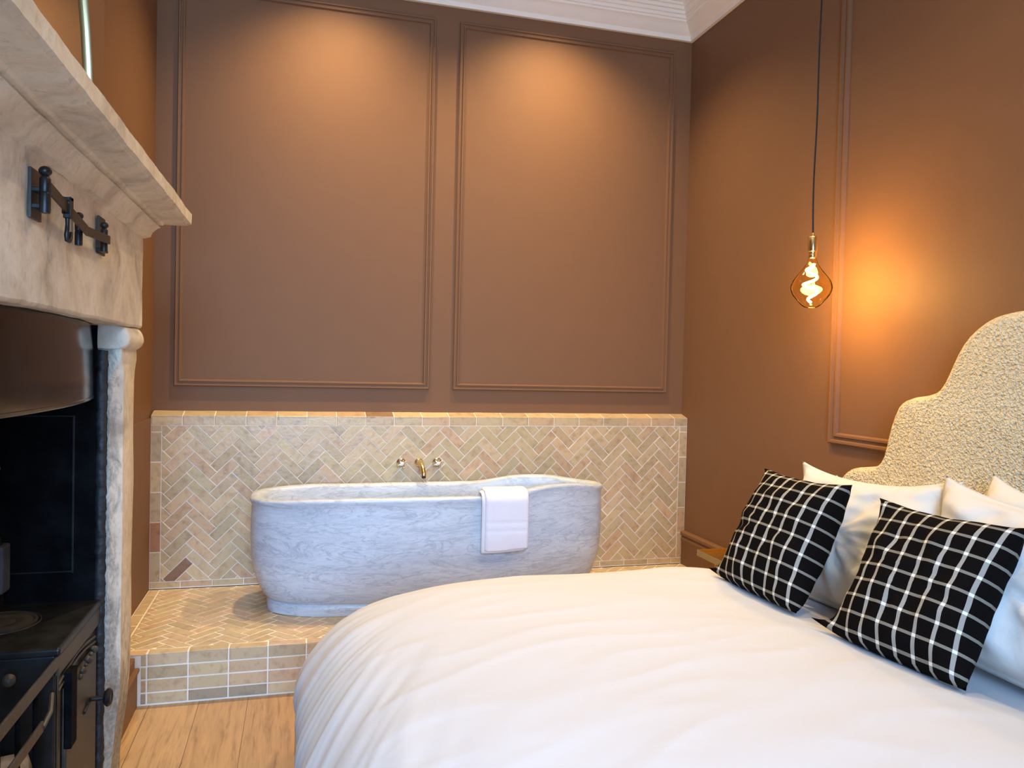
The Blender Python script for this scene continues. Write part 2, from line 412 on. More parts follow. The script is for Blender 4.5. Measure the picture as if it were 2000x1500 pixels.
# ---------------------------------------------------------------- tiling (every tile a raised bevelled piece of one mesh)
TL, TW, GR = .155, .0517, .0036
def clip(poly, x0, y0, x1, y1):
    for ax, lim, s in ((0, x0, 1), (0, x1, -1), (1, y0, 1), (1, y1, -1)):
        out = []
        for i in range(len(poly)):
            a, c = poly[i], poly[(i+1) % len(poly)]
            da, dc = s*(a[ax]-lim), s*(c[ax]-lim)
            if da >= 0: out.append(a)
            if da*dc < 0:
                t = da/(da-dc); out.append((a[0]+(c[0]-a[0])*t, a[1]+(c[1]-a[1])*t))
        poly = out
        if len(poly) < 3: return []
    return poly
def parea(p): return abs(sum(p[i][0]*p[(i+1) % len(p)][1]-p[(i+1) % len(p)][0]*p[i][1] for i in range(len(p))))/2
TC = [(.57, .415, .228), (.55, .415, .228), (.58, .415, .235), (.53, .407, .236), (.59, .407, .232), (.56, .423, .232), (.52, .39, .222), (.58, .392, .223), (.57, .418, .243)]
def add_tile(b, poly, f, th=.004, col=None, mi=0):
    if len(poly) < 3 or parea(poly) < 8e-5: return
    cx = sum(p[0] for p in poly)/len(poly); cy = sum(p[1] for p in poly)/len(poly)
    tx, ty = random.uniform(-.012, .012), random.uniform(-.012, .012); dz = random.uniform(-.0006, .0006)
    rr = max(math.hypot(p[0]-cx, p[1]-cy) for p in poly); k = max(.5, 1-.0022/rr*1.6)
    lo = [f(p[0], p[1], 0) for p in poly]
    md = [f(p[0], p[1], th*.6+dz) for p in poly]
    up = [f(cx+(p[0]-cx)*k, cy+(p[1]-cy)*k, th+dz+tx*(p[0]-cx)+ty*(p[1]-cy)) for p in poly]
    n = len(poly); fs = []
    for q in (0, 1):
        for i in range(n): fs.append((q*n+i, q*n+(i+1) % n, (q+1)*n+(i+1) % n, (q+1)*n+i))
    fs.append(tuple(2*n+i for i in range(n)))
    b.add(lo+md+up, fs, mi)
    if col is None:
        c = random.choice(TC); g = random.uniform(.90, 1.12); col = tuple(x*g*random.uniform(.988, 1.012) for x in c)
    b.cols += [col]*len(fs)
def rect(x0, y0, x1, y1):
    g = GR/2; return [(x0+g, y0+g), (x1-g, y0+g), (x1-g, y1-g), (x0+g, y1-g)]
def herring(b, f, x0, y0, x1, y1, ox, oy, special=()):
    c = math.sqrt(.5); g = GR/2; L = TW*3
    for a in range(-90, 91):
        for k in range(-16, 17):
            bx, by = a*TW+k*L, a*TW-k*L
            for (u0, v0, u1, v1) in ((0, 0, L, TW), (-TW, 0, 0, L)):
                P = [(u0+g, v0+g), (u1-g, v0+g), (u1-g, v1-g), (u0+g, v1-g)]
                Q = [((x+bx-y-by)*c+ox, (x+bx+y+by)*c+oy) for x, y in P]
                Q = clip(Q, x0+g, y0+g, x1-g, y1-g)
                if len(Q) < 3: continue
                mx = sum(p[0] for p in Q)/len(Q); my = sum(p[1] for p in Q)/len(Q)
                col = None; mi = 0
                for sx, sy in special:
                    if math.hypot(mx-sx, my-sy) < .034: col = (.26, .145, .085)
                add_tile(b, Q, f, col=col)
def grout_box(b, a, c):
    b.box(a, c, 1); b.cols += [(.6, .6, .6)]*6

PZ = .2123; PY = -1.003; SY = -.08
# splashback ledge
b = MB()
X0, X1 = XL+.01, XR-.002; ZT = 1.108
grout_box(b, (X0, SY, PZ), (X1, -.001, ZT-.004))
b.add([(X0, SY, ZT-.004), (X1, SY, ZT-.004), (X1, -.001, ZT+.018), (X0, -.001, ZT+.018), (X0, -.001, ZT-.004), (X1, -.001, ZT-.004)], [(0, 1, 2, 3), (0, 3, 4), (1, 5, 2)], 1); b.cols += [(.6, .6, .6)]*3
fw = lambda x, y, h: (x, SY+.0022-h, y)
sl = .022/.079
ft = lambda x, y, h: (x, SY+y, ZT-.0062+y*sl+h)
bz0, bz1 = PZ+.002+.034, ZT-TW
xs = []; x = -.5862-TL
while x < X1: xs.append(x); x += TL
for x in xs:
    a, c = max(x, X0), min(x+TL, X1)
    cc = random.choice(TC); g = random.uniform(.95, 1.12)
    add_tile(b, rect(a, ZT-TW, c, ZT), fw, col=tuple(v*g for v in cc))
    add_tile(b, clip(rect(a, -.004, c, .078), X0, -.01, X1, .078), ft, col=(.30, .18, .10) if abs(x-.344) < .05 else None)
    add_tile(b, rect(a, PZ+.004, c, bz0), fw, col=(.36, .20, .13) if random.random() < .25 and x > 1.2 else None)
z = bz0; k = 0
while z < bz1-.01:
    z2 = min(z+TL, bz1)
    add_tile(b, rect(X0, z, X0+TW, z2), fw, col=(.42, .20, .10) if k == 1 else None)
    add_tile(b, rect(X1-TW, z, X1, z2), fw); z = z2; k += 1
herring(b, fw, X0+TW, bz0, X1-TW, bz1, -.635, .30, special=((-.585, .312),))
sp = b.build('tiled_splashback', [M['tile'], M['grout']])
tag(sp, 'sand coloured herringbone tiled splashback ledge on wall behind the stone bath', 'splashback')
# platform
GR = .0054
b = MB()
grout_box(b, (X0, PY+.001, 0), (X1, SY, PZ-.004))
fp = lambda x, y, h: (x, y, PZ-.0062+h)
fr = lambda x, z, h: (x, PY+.0032-h, z)
x = -.4252-TL*3
while x < X1:
    a, c = max(x, X0), min(x+TL, X1)
    if c-a > .01: add_tile(b, rect(a, PY-.003, c, PY+TW), fp)
    a = max(a, -.604)
    if c-a > .012:
        for z0, z1 in ((PZ-.054, PZ-.002), (PZ-.107, PZ-.054), (PZ-.161, PZ-.107), (.004, PZ-.161)):
            add_tile(b, rect(a, z0, c, z1), fr, col=(.36, .28, .18) if (z0 < .03 and random.random() < .4) else None)
    x += TL
y = PY+TW
while y < SY-.01:
    y2 = min(y+TL, SY); add_tile(b, rect(X0, y, X0+TW, y2), fp); y = y2
herring(b, fp, X0+TW, PY+TW, X1, SY-.004, -.635, -.5)
pf = b.build('tiled_platform', [M['tile'], M['grout']])
tag(pf, 'raised herringbone tiled step on oak floor carrying the stone bath', 'platform')

# ---------------------------------------------------------------- bathtub
def sup(t, n):
    c, s = math.cos(t), math.sin(t)
    q = (abs(c)**n+abs(s)**n)**(-1/n)
    return (q*c, q*s)
TX0, TX1, TY0, TY1 = -.228, 1.572, -.775, -.125
TCX, TCY = (TX0+TX1)/2, (TY0+TY1)/2; TA, TB = (TX1-TX0)/2, (TY1-TY0)/2
def tub_pt(t, inx, iny, z, rim=0.):
    c, s = math.cos(t), math.sin(t)
    # stadium-like outline, right end a little narrower
    ux, uy = sup(t, 2.9 if c < 0 else 2.6)
    x = TCX+ux*(TA-inx)
    nar = 1-.10*sstep(.88, 1.28, x)
    y = TCY+uy*(TB-iny)*nar
    xn = TCX+ux*TA
    lift = .042*sstep(.90, 1.25, xn) - .022*sstep(1.32, 1.57, xn) + .010*(-uy)*sstep(-.2, .3, xn) - .008*(1-sstep(-.22, .1, xn))
    return (x, y, z+lift*rim)
NT = 200
prof = [(.085, .06, PZ, 0), (.083, .058, PZ+.03, 0), (.087, .062, PZ+.047, 0), (.092, .066, PZ+.052, 0), (.086, .060, PZ+.058, 0),
        (.068, .046, PZ+.075, 0), (.045, .03, PZ+.12, .05), (.022, .014, PZ+.19, .15), (.010, .006, .47, .3), (.005, .003, .56, .5), (.006, .004, .64, .7), (.007, .005, .70, .9),
        (.009, .007, .728, 1), (.004, .003, .737, 1), (0, 0, .746, 1), (.002, .002, .756, 1), (.010, .010, .7615, 1), (.030, .028, .762, 1), (.045, .041, .7605, 1), (.054, .050, .754, 1), (.060, .055, .742, 1),
        (.066, .060, .70, .9), (.075, .068, .6, .6), (.09, .08, .5, .4), (.13, .11, .38, .2), (.2, .16, .33, .0), (.35, .24, .315, 0), (.6, .29, .31, 0), (.85, .31, .31, 0)]
b = MB(); b.rings([[tub_pt(2*PI*k/NT, *p) for k in range(NT)] for p in prof], True, True)
tub = b.build('bathtub', M['marble'], smooth=True, angle=50, jitter=.0016, jscale=9)
tag(tub, 'freestanding veined grey marble bathtub with rounded ends on tiled platform', 'bathtub')

# ---------------------------------------------------------------- towel over the near rim
tw = thing('bath_towel', 'white folded towel draped over the near rim of marble bath', 'towel', (.95, -.78, .52))
def towel_layer(name, x0, x1, zend, off, th, bands, zin):
    # centre line from inside, over rim, down outside.
    zt = .785+off
    yo, yi = -.790-off*1.0, -.700+off
    path = [(yi, zin), (yi, .70), (yi-.001, .755), (yi-.012, zt-.012), (yi-.03, zt-.002), (yi-.045, zt), (yo+.024, zt-.002), (yo+.008, zt-.012), (yo, zt-.035)]
    z = zt-.05
    while z > zend: path.append((yo-.004*math.sin((zt-z)*9), z)); z -= .008
    path.append((yo-.003, zend))
    n = 26; T = []; Bt = []
    for i, (y, z) in enumerate(path):
        a = path[max(i-1, 0)]; c = path[min(i+1, len(path)-1)]
        dy, dz = c[0]-a[0], c[1]-a[1]; l = math.hypot(dy, dz) or 1; ny, nz = dz/l, -dy/l   # outward normal (towards camera)
        ny, nz = -abs(ny) if i > 6 else (abs(ny) if i < 3 else 0.0), (0 if (i > 6 or i < 3) else 1)
        t2 = th
        for bz in bands:
            t2 -= .0055*math.exp(-((z-bz)/.004)**2) if i > 8 else 0
        if i == len(path)-1: t2 *= .5
        up = []; dn = []
        for k in range(n+1):
            u = k/n; x = lerp(x0, x1, u); e = min(u, 1-u)*(x1-x0)
            ed = math.sqrt(max(0, 1-max(0, 1-e/(th*.9))**2))
            sk = .010*(1-u)*sstep(.75, .5, z) if i > 8 else 0
            wob = .0025*noise.noise(Vector((x*14, z*9, off*50)))
            zz = z - (.006*math.sin(u*2.6+1) if i > len(path)-6 else 0)
            up.append((x, y+ny*t2*(.15+.85*ed)+wob*(1 if i > 6 else 0), zz+nz*t2*(.15+.85*ed))); dn.append((x, y, zz))
        T.append(up); Bt.append(dn)
    P = [u+list(reversed(d)) for u, d in zip(T, Bt)]
    b = MB(); b.rings(P); return b.build(name, M['towel'], tw, smooth=True, angle=60)
towel_layer('under_layer', .838, 1.052, .512, .004, .010, (), .58)
towel_layer('top_layer', .852, 1.066, .524, .016, .012, (.652, .612), .60)

# ---------------------------------------------------------------- taps
def cross_tap(x, label):
    o = thing('bath_tap', label, 'tap', (x, SY-.004, .853), 'cross handle wall taps')
    y = SY-.0045
    b = MB(); b.lathe([(.026, 0), (.026, .004), (.022, .009), (.012, .012), (.010, .02)], (x, y, .853), (0, -1, 0), 28); b.build('flange', M['nickel'], o, smooth=True)
    b = MB(); b.lathe([(.009, .018), (.008, .035), (.010, .045), (.010, .05)], (x, y, .853), (0, -1, 0), 20); b.build('stem', M['nickel'], o, smooth=True)
    b = MB(); yc = y-.048; a0 = .45
    for k in range(4):
        a = a0+k*PI/2; d = Vector((math.cos(a), 0, math.sin(a))); c = Vector((x, yc, .853))
        b.tube([c+d*t for t in (.002, .012, .020)], [.0045, .0036, .0036], 10); b.sphere(c+d*.024, .006, 12)
    b.build('cross_handle', M['nickel'], o, smooth=True)
    b = MB(); b.lathe([(.009, 0), (.0095, .004), (.006, .007), (.0003, .008)], (x, yc-.004, .853), (0, -1, 0), 20); b.build('index_button', M['porcelain'], o, smooth=True)
cross_tap(.54, 'small cross handle wall tap left of the brass spout')
cross_tap(.741, 'small cross handle wall tap right of the brass spout')
o = thing('bath_spout', 'curved brass bath spout on tiled wall between two cross taps', 'spout', (.646, SY-.004, .85))
b = MB(); b.lathe([(.024, 0), (.024, .004), (.019, .008)], (.64, SY-.0045, .851), (0, -1, 0), 28); b.build('flange', M['brass'], o, smooth=True)
b = MB(); pts = [(.640+.012*t, SY-.008-.105*math.sin(t*1.45), .853+.004*math.sin(t*4)-.058*t*t) for t in [i/14 for i in range(15)]]
b.tube(pts, [.017, .018, .0175, .0165, .0155, .015, .0145, .014, .0138, .0136, .0136, .0138, .014, .0142, .014], 20); b.build('spout_arm', M['brass'], o, smooth=True)
b = MB(); b.lathe([(.0105, 0), (.0112, -.008), (.0105, -.012)], (pts[-1][0], pts[-1][1], pts[-1][2]-.001), (0, 0, 1), 18); b.build('aerator', M['worn'], o, smooth=True)

# ---------------------------------------------------------------- stone fireplace surround
fs_ = thing('fireplace_surround', 'pale weathered limestone fireplace surround with deep moulded mantel shelf', 'fireplace', (-.6, -2.35, 0))
LX = -.52; LY0, LY1 = -3.22, -1.50
def subdiv_box(b, lo, hi, n):
    bm = bmesh.new(); bmesh.ops.create_cube(bm, size=1)
    for v in bm.verts: v.co = Vector([(lo[i]+hi[i])/2+v.co[i]*(hi[i]-lo[i]) for i in range(3)])
    for ax in range(3):
        L = hi[ax]-lo[ax]; k = max(1, int(L/n)); 
        for i in range(1, k):
            nrm = Vector((0, 0, 0)); nrm[ax] = 1; co = Vector((0, 0, 0)); co[ax] = lo[ax]+L*i/k
            bmesh.ops.bisect_plane(bm, geom=bm.verts[:]+bm.edges[:]+bm.faces[:], plane_co=co, plane_no=nrm)
    bm.verts.index_update()
    b.add([v.co for v in bm.verts], [[v.index for v in f.verts] for f in bm.faces]); bm.free(); return b
b = MB(); subdiv_box(b, (-.60, LY0, 1.497), (LX, LY1, 1.812), .03)
b.build('lintel', M['stone'], fs_, smooth=True, angle=35, jitter=.0035, jscale=8, bevel=.008)
# shelf: profile swept along front and returned on both ends
MP = [(-.0, 1.800), (.006, 1.803), (.018, 1.808), (.024, 1.824), (.038, 1.842), (.046, 1.846), (.040, 1.849), (.040, 1.853), (.052, 1.855), (.056, 1.862), (.085, 1.866), (.118, 1.870), (.123, 1.871), (.125, 1.877), (.133, 1.880), (.133, 1.916), (.130, 1.919), (.0, 1.919)]
P = []
ys = [lerp(LY1, LY0, i/90) for i in range(91)]
def mrow(x, y, sy): return [(x+d, y+sy*d, z) for d, z in MP]
P.append([(-.64, LY1+d, z) for d, z in MP])
P += [[(lerp(-.64, LX, t)+0, LY1+d, z) for d, z in MP] for t in (.5, .9)]
P.append(mrow(LX, LY1, 1))
for y in ys[1:-1]: P.append([(LX+d, y, z) for d, z in MP])
P.append(mrow(LX, LY0, -1)); P.append([(-.64, LY0-d, z) for d, z in MP])
b = MB(); b.grid(P, False, True); b.box((-.65, LY0, 1.802), (LX+.001, LY1, 1.918))
b.build('mantel_shelf', M['stone'], fs_, smooth=True, angle=24, jitter=.0026, jscale=11)
def jamb(y_out, y_in, sy):
    # polygon in plan: chamfered corners; tapered and slightly leaning near the floor
    secs = []
    zs = [0, .03, .08, .15, .25, .35, .45, .55, .7, .85, 1.0, 1.15, 1.25, 1.32, 1.36, 1.39, 1.43]
    for z in zs:
        lean = -.030*(1-sstep(0, .42, z)); fx = -.537+lean; ch = .028*(1-sstep(1.34, 1.40, z)); pinch = .012*sstep(1.36, 1.42, z)
        a, c = y_out-sy*pinch, y_in
        secs.append([(-.69, a, z), (fx-ch-.004, a, z), (fx-ch*.3, a-sy*ch*.35, z), (fx, a-sy*ch-sy*.004, z), (fx, lerp(a, c, .5), z), (fx, c+sy*ch*1.2+sy*.004, z), (fx-ch*1.1, c, z), (fx-.05, c, z), (-.59, c, z), (-.69, c, z)])
    b = MB(); b.rings(secs)
    j = b.build('jamb', M['soot'], fs_, smooth=True, angle=30, jitter=.004, jscale=7, bevel=.003)
    # rounded capital
    b = MB(); P = []
    y0, y1 = (y_in-sy*.012, y_out+sy*.016); cx0, cx1 = -.69, -.535
    for k in range(13):
        t = k/12; z = lerp(1.425, 1.497, t); bul = .026*math.sqrt(max(0, 1-((t-.5)/.52)**2))-.004
        ya, yb = y_in-sy*(.004+bul*.3), y_out+sy*bul*.7; fx = cx1+bul
        ring = [(cx0, yb, z)]
        ring += [(fx-.03+.03*math.sin(a), yb-sy*.03+sy*.03*math.cos(a), z) for a in [i*PI/12 for i in range(7)]]
        ring += [(fx-.02+.02*math.cos(a), ya+sy*.02-sy*.02*math.sin(a), z) for a in [i*PI/12 for i in range(7)]]
        ring += [(cx0, ya, z)]
        P.append(ring)
    b.rings(P); b.build('capital', M['stone'], fs_, smooth=True, angle=50, jitter=.003, jscale=12)
def c_in(y, sy): return y-sy*.004
jamb(LY1, OY1, 1); jamb(LY0, OY0, -1)

# mirror above the mantel, arched top with thin gilt frame
mr = thing('wall_mirror', 'mirror with thin gold edge hanging on the wall above the stone mantel', 'mirror', (BX, -2.3, 1.92))
def arch(hw, top, z0, zs=2.1, n=24, cy=-2.26):
    pts = [(cy+hw, z0), (cy+hw, (z0+zs)/2)]
    for k in range(n+1):
        a = PI*k/n; pts.append((cy+hw*math.cos(a), zs+top*math.sin(a)))
    pts += [(cy-hw, (z0+zs)/2), (cy-hw, z0)]; return pts
oa, ia = arch(.59, .75, 1.92), arch(.583, .743, 1.927)
b = MB(); n = len(oa)
b.grid([[(BX+.001, y, z) for y, z in oa], [(BX+.022, y, z) for y, z in oa], [(BX+.026, y*.5+y2*.5, z*.5+z2*.5) for (y, z), (y2, z2) in zip(oa, ia)], [(BX+.02, y, z) for y, z in ia], [(BX+.01, y, z) for y, z in ia]], False, True)
b.build('frame', M['dim_gold'], mr, smooth=True)
b = MB(); b.rings([[(BX+.002, y, z) for y, z in ia], [(BX+.012, y, z) for y, z in ia]]); b.build('mirror_glass', M['mirror'], mr)

# ---------------------------------------------------------------- hinged iron rail on the lintel, with hook
rl = thing('iron_rail', 'black wrought iron hinged rail bolted to the stone lintel', 'rail', (LX, -2.34, 1.72))
WP = LX+.004
for (ya, yb) in ((-2.636, -2.572), (-2.118, -2.052)):
    b = MB(); b.box((WP-.002, ya, 1.668), (WP+.004, yb, 1.766)); b.build('wall_plate', M['worn'], rl, bevel=.001)
def pivot(x, y, z, s=1.0):
    b = MB()
    b.lathe([(.0095*s, -.052*s), (.0105*s, -.046*s), (.0105*s, -.012*s), (.0095*s, -.010*s), (.0105*s, -.008*s), (.0105*s, .018*s), (.008*s, .022*s), (.006*s, .025*s)], (x, y, z), n=20)
    b.sphere((x, y, z+.034*s), .0125*s, 18, sz=.85)
    return b.build('pivot', M['iron'], rl, smooth=True)
p1, p2, p3 = (-.490, -2.628, 1.728), (-.507, -2.325, 1.70), (-.497, -2.13, 1.712)
pivot(*p1, .95); pivot(*p2, .8); pivot(*p3, .8)
for (x, y, z), yp in ((p1, -2.606), (p3, -2.095)):
    b = MB()
    for dz in (-.004, -.036):
        b = MB(); b.box((WP, min(y, yp)-.003, z+dz-.004), (x, max(y, yp)+.008, z+dz+.004))
        b.build('bracket', M['iron'], rl, bevel=.001)
def flatbar(a, c, h=.024, t=.005):
    a, c = Vector(a), Vector(c); d = (c-a).normalized(); s = Vector((0, 0, 1)).cross(d).normalized(); u = Vector((0, 0, 1))
    b = MB(); P = [[q+s*(-t/2)-u*h/2, q+s*(t/2)-u*h/2, q+s*(t/2)+u*h/2, q-s*(t/2)+u*h/2] for q in (a, c)]
    b.rings(P); return b
flatbar((-.483, -2.620, 1.728), (-.489, -2.325, 1.693)).build('flat_bar', M['worn'], rl, bevel=.001)
flatbar((-.489, -2.325, 1.693), (-.487, -2.12, 1.703), .022).build('flat_bar', M['worn'], rl, bevel=.001)
hk = thing('pot_hook', 'black iron hook hanging from the hinged rail', 'hook', (-.485, -2.50, 1.71))
b = MB(); b.box((-.494, -2.507, 1.700), (-.490, -2.487, 1.737)); b.box((-.480, -2.507, 1.694), (-.476, -2.487, 1.737)); b.box((-.494, -2.507, 1.728), (-.476, -2.487, 1.736)); b.box((-.492, -2.505, 1.692), (-.478, -2.489, 1.702))
b.build('strap', M['iron'], hk, bevel=.0015)
b = MB(); pts = [(-.485, -2.497, 1.694), (-.485, -2.497, 1.680)] + [(-.485+.010*math.sin(a), -2.497, 1.664+.014*math.cos(a)) for a in [PI*.0+i*PI/9-.2 for i in range(0)]]
pts += [(-.485, -2.499, 1.668), (-.485, -2.503, 1.656), (-.485, -2.499, 1.646), (-.484, -2.488, 1.645), (-.483, -2.480, 1.654), (-.483, -2.477, 1.666)]
b.tube(pts, [.005, .0042, .0045, .005, .005, .0045, .004, .003], 10); b.build('hook_curve', M['iron'], hk, smooth=True)

# ---------------------------------------------------------------- cast iron range
rg = thing('cast_iron_range', 'black cast iron cooking range set inside the stone fireplace', 'range', (-.85, -2.35, 0))
RX, RT = -.587, .655
b = MB(); b.box((-1.28, OY0+.01, 0.003), (-1.22, OY1-.012, 1.49)); b.build('back_panel', M['soot_iron'], rg)
def cheek(y, s):
    b = MB(); b.box((-1.22, min(y, y-s*.012), 0.003), (-.602, max(y, y-s*.012), 1.495))
    b.build('side_panel', M['soot_iron'], rg)
    yy = y-s*.012; b = MB()
    for (xa, za, xb, zb) in ((-.665, .74, -.659, 1.22), (-.98, .742, -.665, .747), (-.98, 1.215, -.665, 1.22)):
        b.box((xa, min(yy, yy-s*.006), za), (xb, max(yy, yy-s*.006), zb))
    b.build('panel_bead', M['iron'], rg, bevel=.001)
cheek(OY1-.001, 1); cheek(OY0+.001, -1)
# lumpy black cement seal where iron meets stone
b = MB(); P = []
for k in range(360):
    z = lerp(.01, 1.42, k/359); r = .0018*noise.noise(Vector((1.3, 2.2, z*30)))
    P.append([(-.602, OY1-.001, z), (-.602, OY1-.012-r, z), (-.590+r, OY1-.014-r*1.6, z), (-.577+r, OY1-.010-r*2, z), (-.574+r*.5, OY1-.001, z)])
b.rings(P); b.build('cement_seal', M['seal'], rg, smooth=True, angle=0, jitter=.003, jscale=55)
# oven block
OB0, OB1 = -2.155, OY1-.016
b = MB(); b.box((-1.2, OB0, .02), (RX-.008, OB1, RT-.022)); b.build('oven_body', M['iron'], rg, bevel=.004)
b = MB(); b.box((-1.2, OB0-.008, RT-.022), (RX+.006, OB1, RT)); b.build('hotplate', M['iron'], rg, bevel=.007, seg=3)
b = MB(); b.box((RX-.008, OB0, RT-.075), (RX+.002, OB1-.004, RT-.024)); b.build('fascia', M['worn'], rg, bevel=.003)
b = MB(); b.lathe([(.098, 0), (.098, .004), (.092, .006), (.086, .002), (.080, .005), (.05, .006), (.045, .004), (.04, .006), (.001, .007)], (-.80, -1.93, RT), n=48); b.build('ring_cover', M['worn'], rg, smooth=True, angle=25)
b = MB(); b.tube([(-.80+.105*math.cos(a), -1.93+.105*math.sin(a), RT+.001) for a in [i*PI/32 for i in range(65)]], .002, 6); b.build('ring_rim', M['worn'], rg, smooth=True)
# arched moulding on oven face, door, hinge strip, latch, knob
fx = RX-.008
b = MB(); pts = []
for i in range(21):
    t = i/20; y = lerp(OB0+.02, OB1-.03, t); pts.append((fx+.003, y, RT-.105+.020*math.sin(t*PI)))
b.tube(pts, .004, 8); b.tube([(x+.001, y, z-.016) for x, y, z in pts], .003, 8); b.build('arched_moulding', M['worn'], rg, smooth=True)
dr = MB().box((fx, OB0+.062, .06), (fx+.012, OB1-.045, RT-.13)).build('oven_door', M['worn'], rg, bevel=.004)
b = MB(); b.box((fx, OB0+.018, .02), (fx+.004, OB0+.04, RT-.08)); b.build('corner_strip', M['worn'], rg, bevel=.002)
b = MB(); b.box((fx+.004, OB0+.062, .36), (fx+.024, OB0+.115, .565)); b.build('hinge_plate', M['soot_iron'], rg, bevel=.002)
b = MB()
for k in range(9):
    t = k/8; y = lerp(-1.97, -1.82, t); z = lerp(.505, .535, t)+.008*math.sin(k*2.1)
    b.sphere((fx+.014, y, z), .008+.003*math.sin(k*1.7), 10)
b.build('cast_ornament', M['worn'], dr, smooth=True)
b = MB(); b.tube([(fx+.010, -1.86, .395), (fx+.052, -1.86, .395)], .007, 12)
b.tube([(fx+.014, -1.90, .398), (fx+.014, -1.86, .396), (fx+.014, -1.93, .385)], .005, 8); b.build('latch', M['iron'], dr, smooth=True)
b = MB(); b.lathe([(.004, 0), (.018, .003), (.025, .010), (.026, .016), (.022, .021), (.020, .022), (.018, .019), (.001, .02)], (fx+.048, -1.86, .396), (1, 0, 0), 30); b.build('door_knob', M['iron'], dr, smooth=True, angle=30)
# second hob across the fire
b = MB(); b.box((-1.2, OY0+.016, .02), (RX-.008, -2.72, RT)); b.build('side_hob', M['iron'], rg, bevel=.006)
# fire box between the hobs: flat front bars, back, ash bed
for k, (za, zb, y0, y1, x) in enumerate(((.602, .634, -2.72, OB0+.006, RX+.002), (.505, .532, -2.72, -2.30, RX+.010))):
    b = MB(); b.box((x-.006, y0, za), (x, y1, zb)); b.build('front_bar', M['worn'], rg, bevel=.0015)
b = MB(); b.tube([(RX-.004, -2.19, .55), (RX+.01, -2.25, .53), (RX+.008, -2.30, .515)], .006, 8); b.build('bar_spur', M['worn'], rg, smooth=True)
b = MB()
for y in (-2.62, -2.5, -2.38, -2.26): b.tube([(RX-.02, y, .20), (RX-.02, y, .60)], .006, 8)
b.build('basket_bars', M['soot_iron'], rg, smooth=True)
b = MB(); subdiv_box(b, (-1.1, -2.71, .18), (RX-.05, OB0-.012, .40), .035); b.build('ash_bed', M['ash'], rg, smooth=True, angle=0, jitter=.03, jscale=12, bevel=0)
b = MB(); b.box((-1.2, -2.71, .40), (-1.0, OB0-.01, .60)); b.build('fire_back', M['ash'], rg, bevel=.005)
b = MB(); b.box((-.90, -2.30, .60), (-.76, OB0-.009, .635)); b.sphere((-.68, -2.21, .60), .016, 10); b.build('grate_lug', M['worn'], rg, bevel=.003)
b = MB(); b.lathe([(.002, 0), (.012, .002), (.014, .008), (.010, .014), (.001, .016)], (-.868, OY1-.016, 1.062), (0, -1, 0), 18); b.build('damper_knob', M['nickel'], rg, smooth=True)
# bowed hood
b = MB(); P = []; n = 40; yc = (OY0+OY1)/2; hw = (OY1-OY0)/2-.014
for k in range(n+1):
    t = -1+2*k/n; y = yc+hw*t; x = -.605+.065*(1-abs(t)**2.2)
    P.append([(x-.012, y, 1.278), (x-.004, y, 1.276), (x-.0025, y, 1.278), (x-.0025, y, 1.284), (x-.004, y, 1.286), (x-.004, y, 1.34), (x-.006, y, 1.42), (x-.012, y, 1.494), (x-.022, y, 1.494)])
b.rings(P); b.build('hood', M['hood'], rg, smooth=True, angle=35)
# hanging chain weight at the left of the opening
kt = thing('iron_canister', 'grey iron canister on the hotplate at the left edge of the photo', 'canister', (-.90, -1.80, RT))
b = MB(); b.box((-.91, -1.83, RT+.05), (-.820, -1.765, RT+.19)); b.build('canister_body', M['can'], kt, bevel=.006)
b = MB(); b.box((-.90, -1.82, RT+.0005), (-.833, -1.775, RT+.05)); b.build('foot', M['iron'], kt, bevel=.004)
b = MB(); b.lathe([(.03, 0), (.026, .02), (.012, .03), (.014, .04), (.001, .045)], (-.862, -1.797, RT+.19), n=18); b.build('lid', M['iron'], kt, smooth=True)

# ---------------------------------------------------------------- bed
bed = thing('double_bed', 'double bed with curved cream boucle headboard against the right wall', 'bed', (1.15, -2.45, 0))
BYF, BYN = -1.64, -3.27
b = MB(); b.box((.26, BYN+.04, .11), (2.16, BYF-.06, .33)); b.build('bed_base', M['boucle'], bed, bevel=.03, seg=3)
b = MB(); b.box((.32, BYN+.03, .33), (2.165, BYF-.05, .592)); b.build('mattress', M['linen'], bed, bevel=.06, seg=5)
for x in (.32, 2.08):
    for y in (BYF-.08, BYN+.08):
        b = MB(); b.lathe([(.018, 0), (.022, .11)], (x, y, 0.001), n=16); b.build('leg', M['iron'], bed, smooth=True)
HB = [(-1.602, .30), (-1.594, .6), (-1.592, .86), (-1.599, .936), (-1.61, .97), (-1.637, .996), (-1.665, 1.012), (-1.694, 1.02), (-1.74, 1.028), (-1.784, 1.036), (-1.812, 1.046), (-1.832, 1.064), (-1.846, 1.088), (-1.858, 1.128), (-1.868, 1.17), (-1.88, 1.209), (-1.896, 1.25), (-1.914, 1.283), (-1.930, 1.299), (-1.946, 1.308), (-1.983, 1.32), (-2.03, 1.327), (-2.067, 1.336), (-2.088, 1.344), (-2.106, 1.357), (-2.125, 1.38), (-2.142, 1.412), (-2.159, 1.447), (-2.178, 1.483), (-2.199, 1.515), (-2.224, 1.543), (-2.253, 1.567), (-2.284, 1.586), (-2.317, 1.600), (-2.35, 1.608), (-2.385, 1.613), (-2.43, 1.6155)]
HC = -2.46
HB = HB + [(2*HC-y, z) for y, z in reversed(HB)]
def inset(poly, d):
    out = []; n = len(poly)
    for i in range(n):
        a, c = Vector(poly[max(i-1, 0)]), Vector(poly[min(i+1, n-1)]); t = (c-a).normalized(); nr = Vector((t.y, -t.x))
        p = Vector(poly[i])+nr*d; 
        if i in (0, n-1): p.y = poly[i][1]
        out.append((p.x, p.y))
    return out
sgn = 1 if inset(HB, .01)[3][0] < HB[3][0] else -1
ring = []
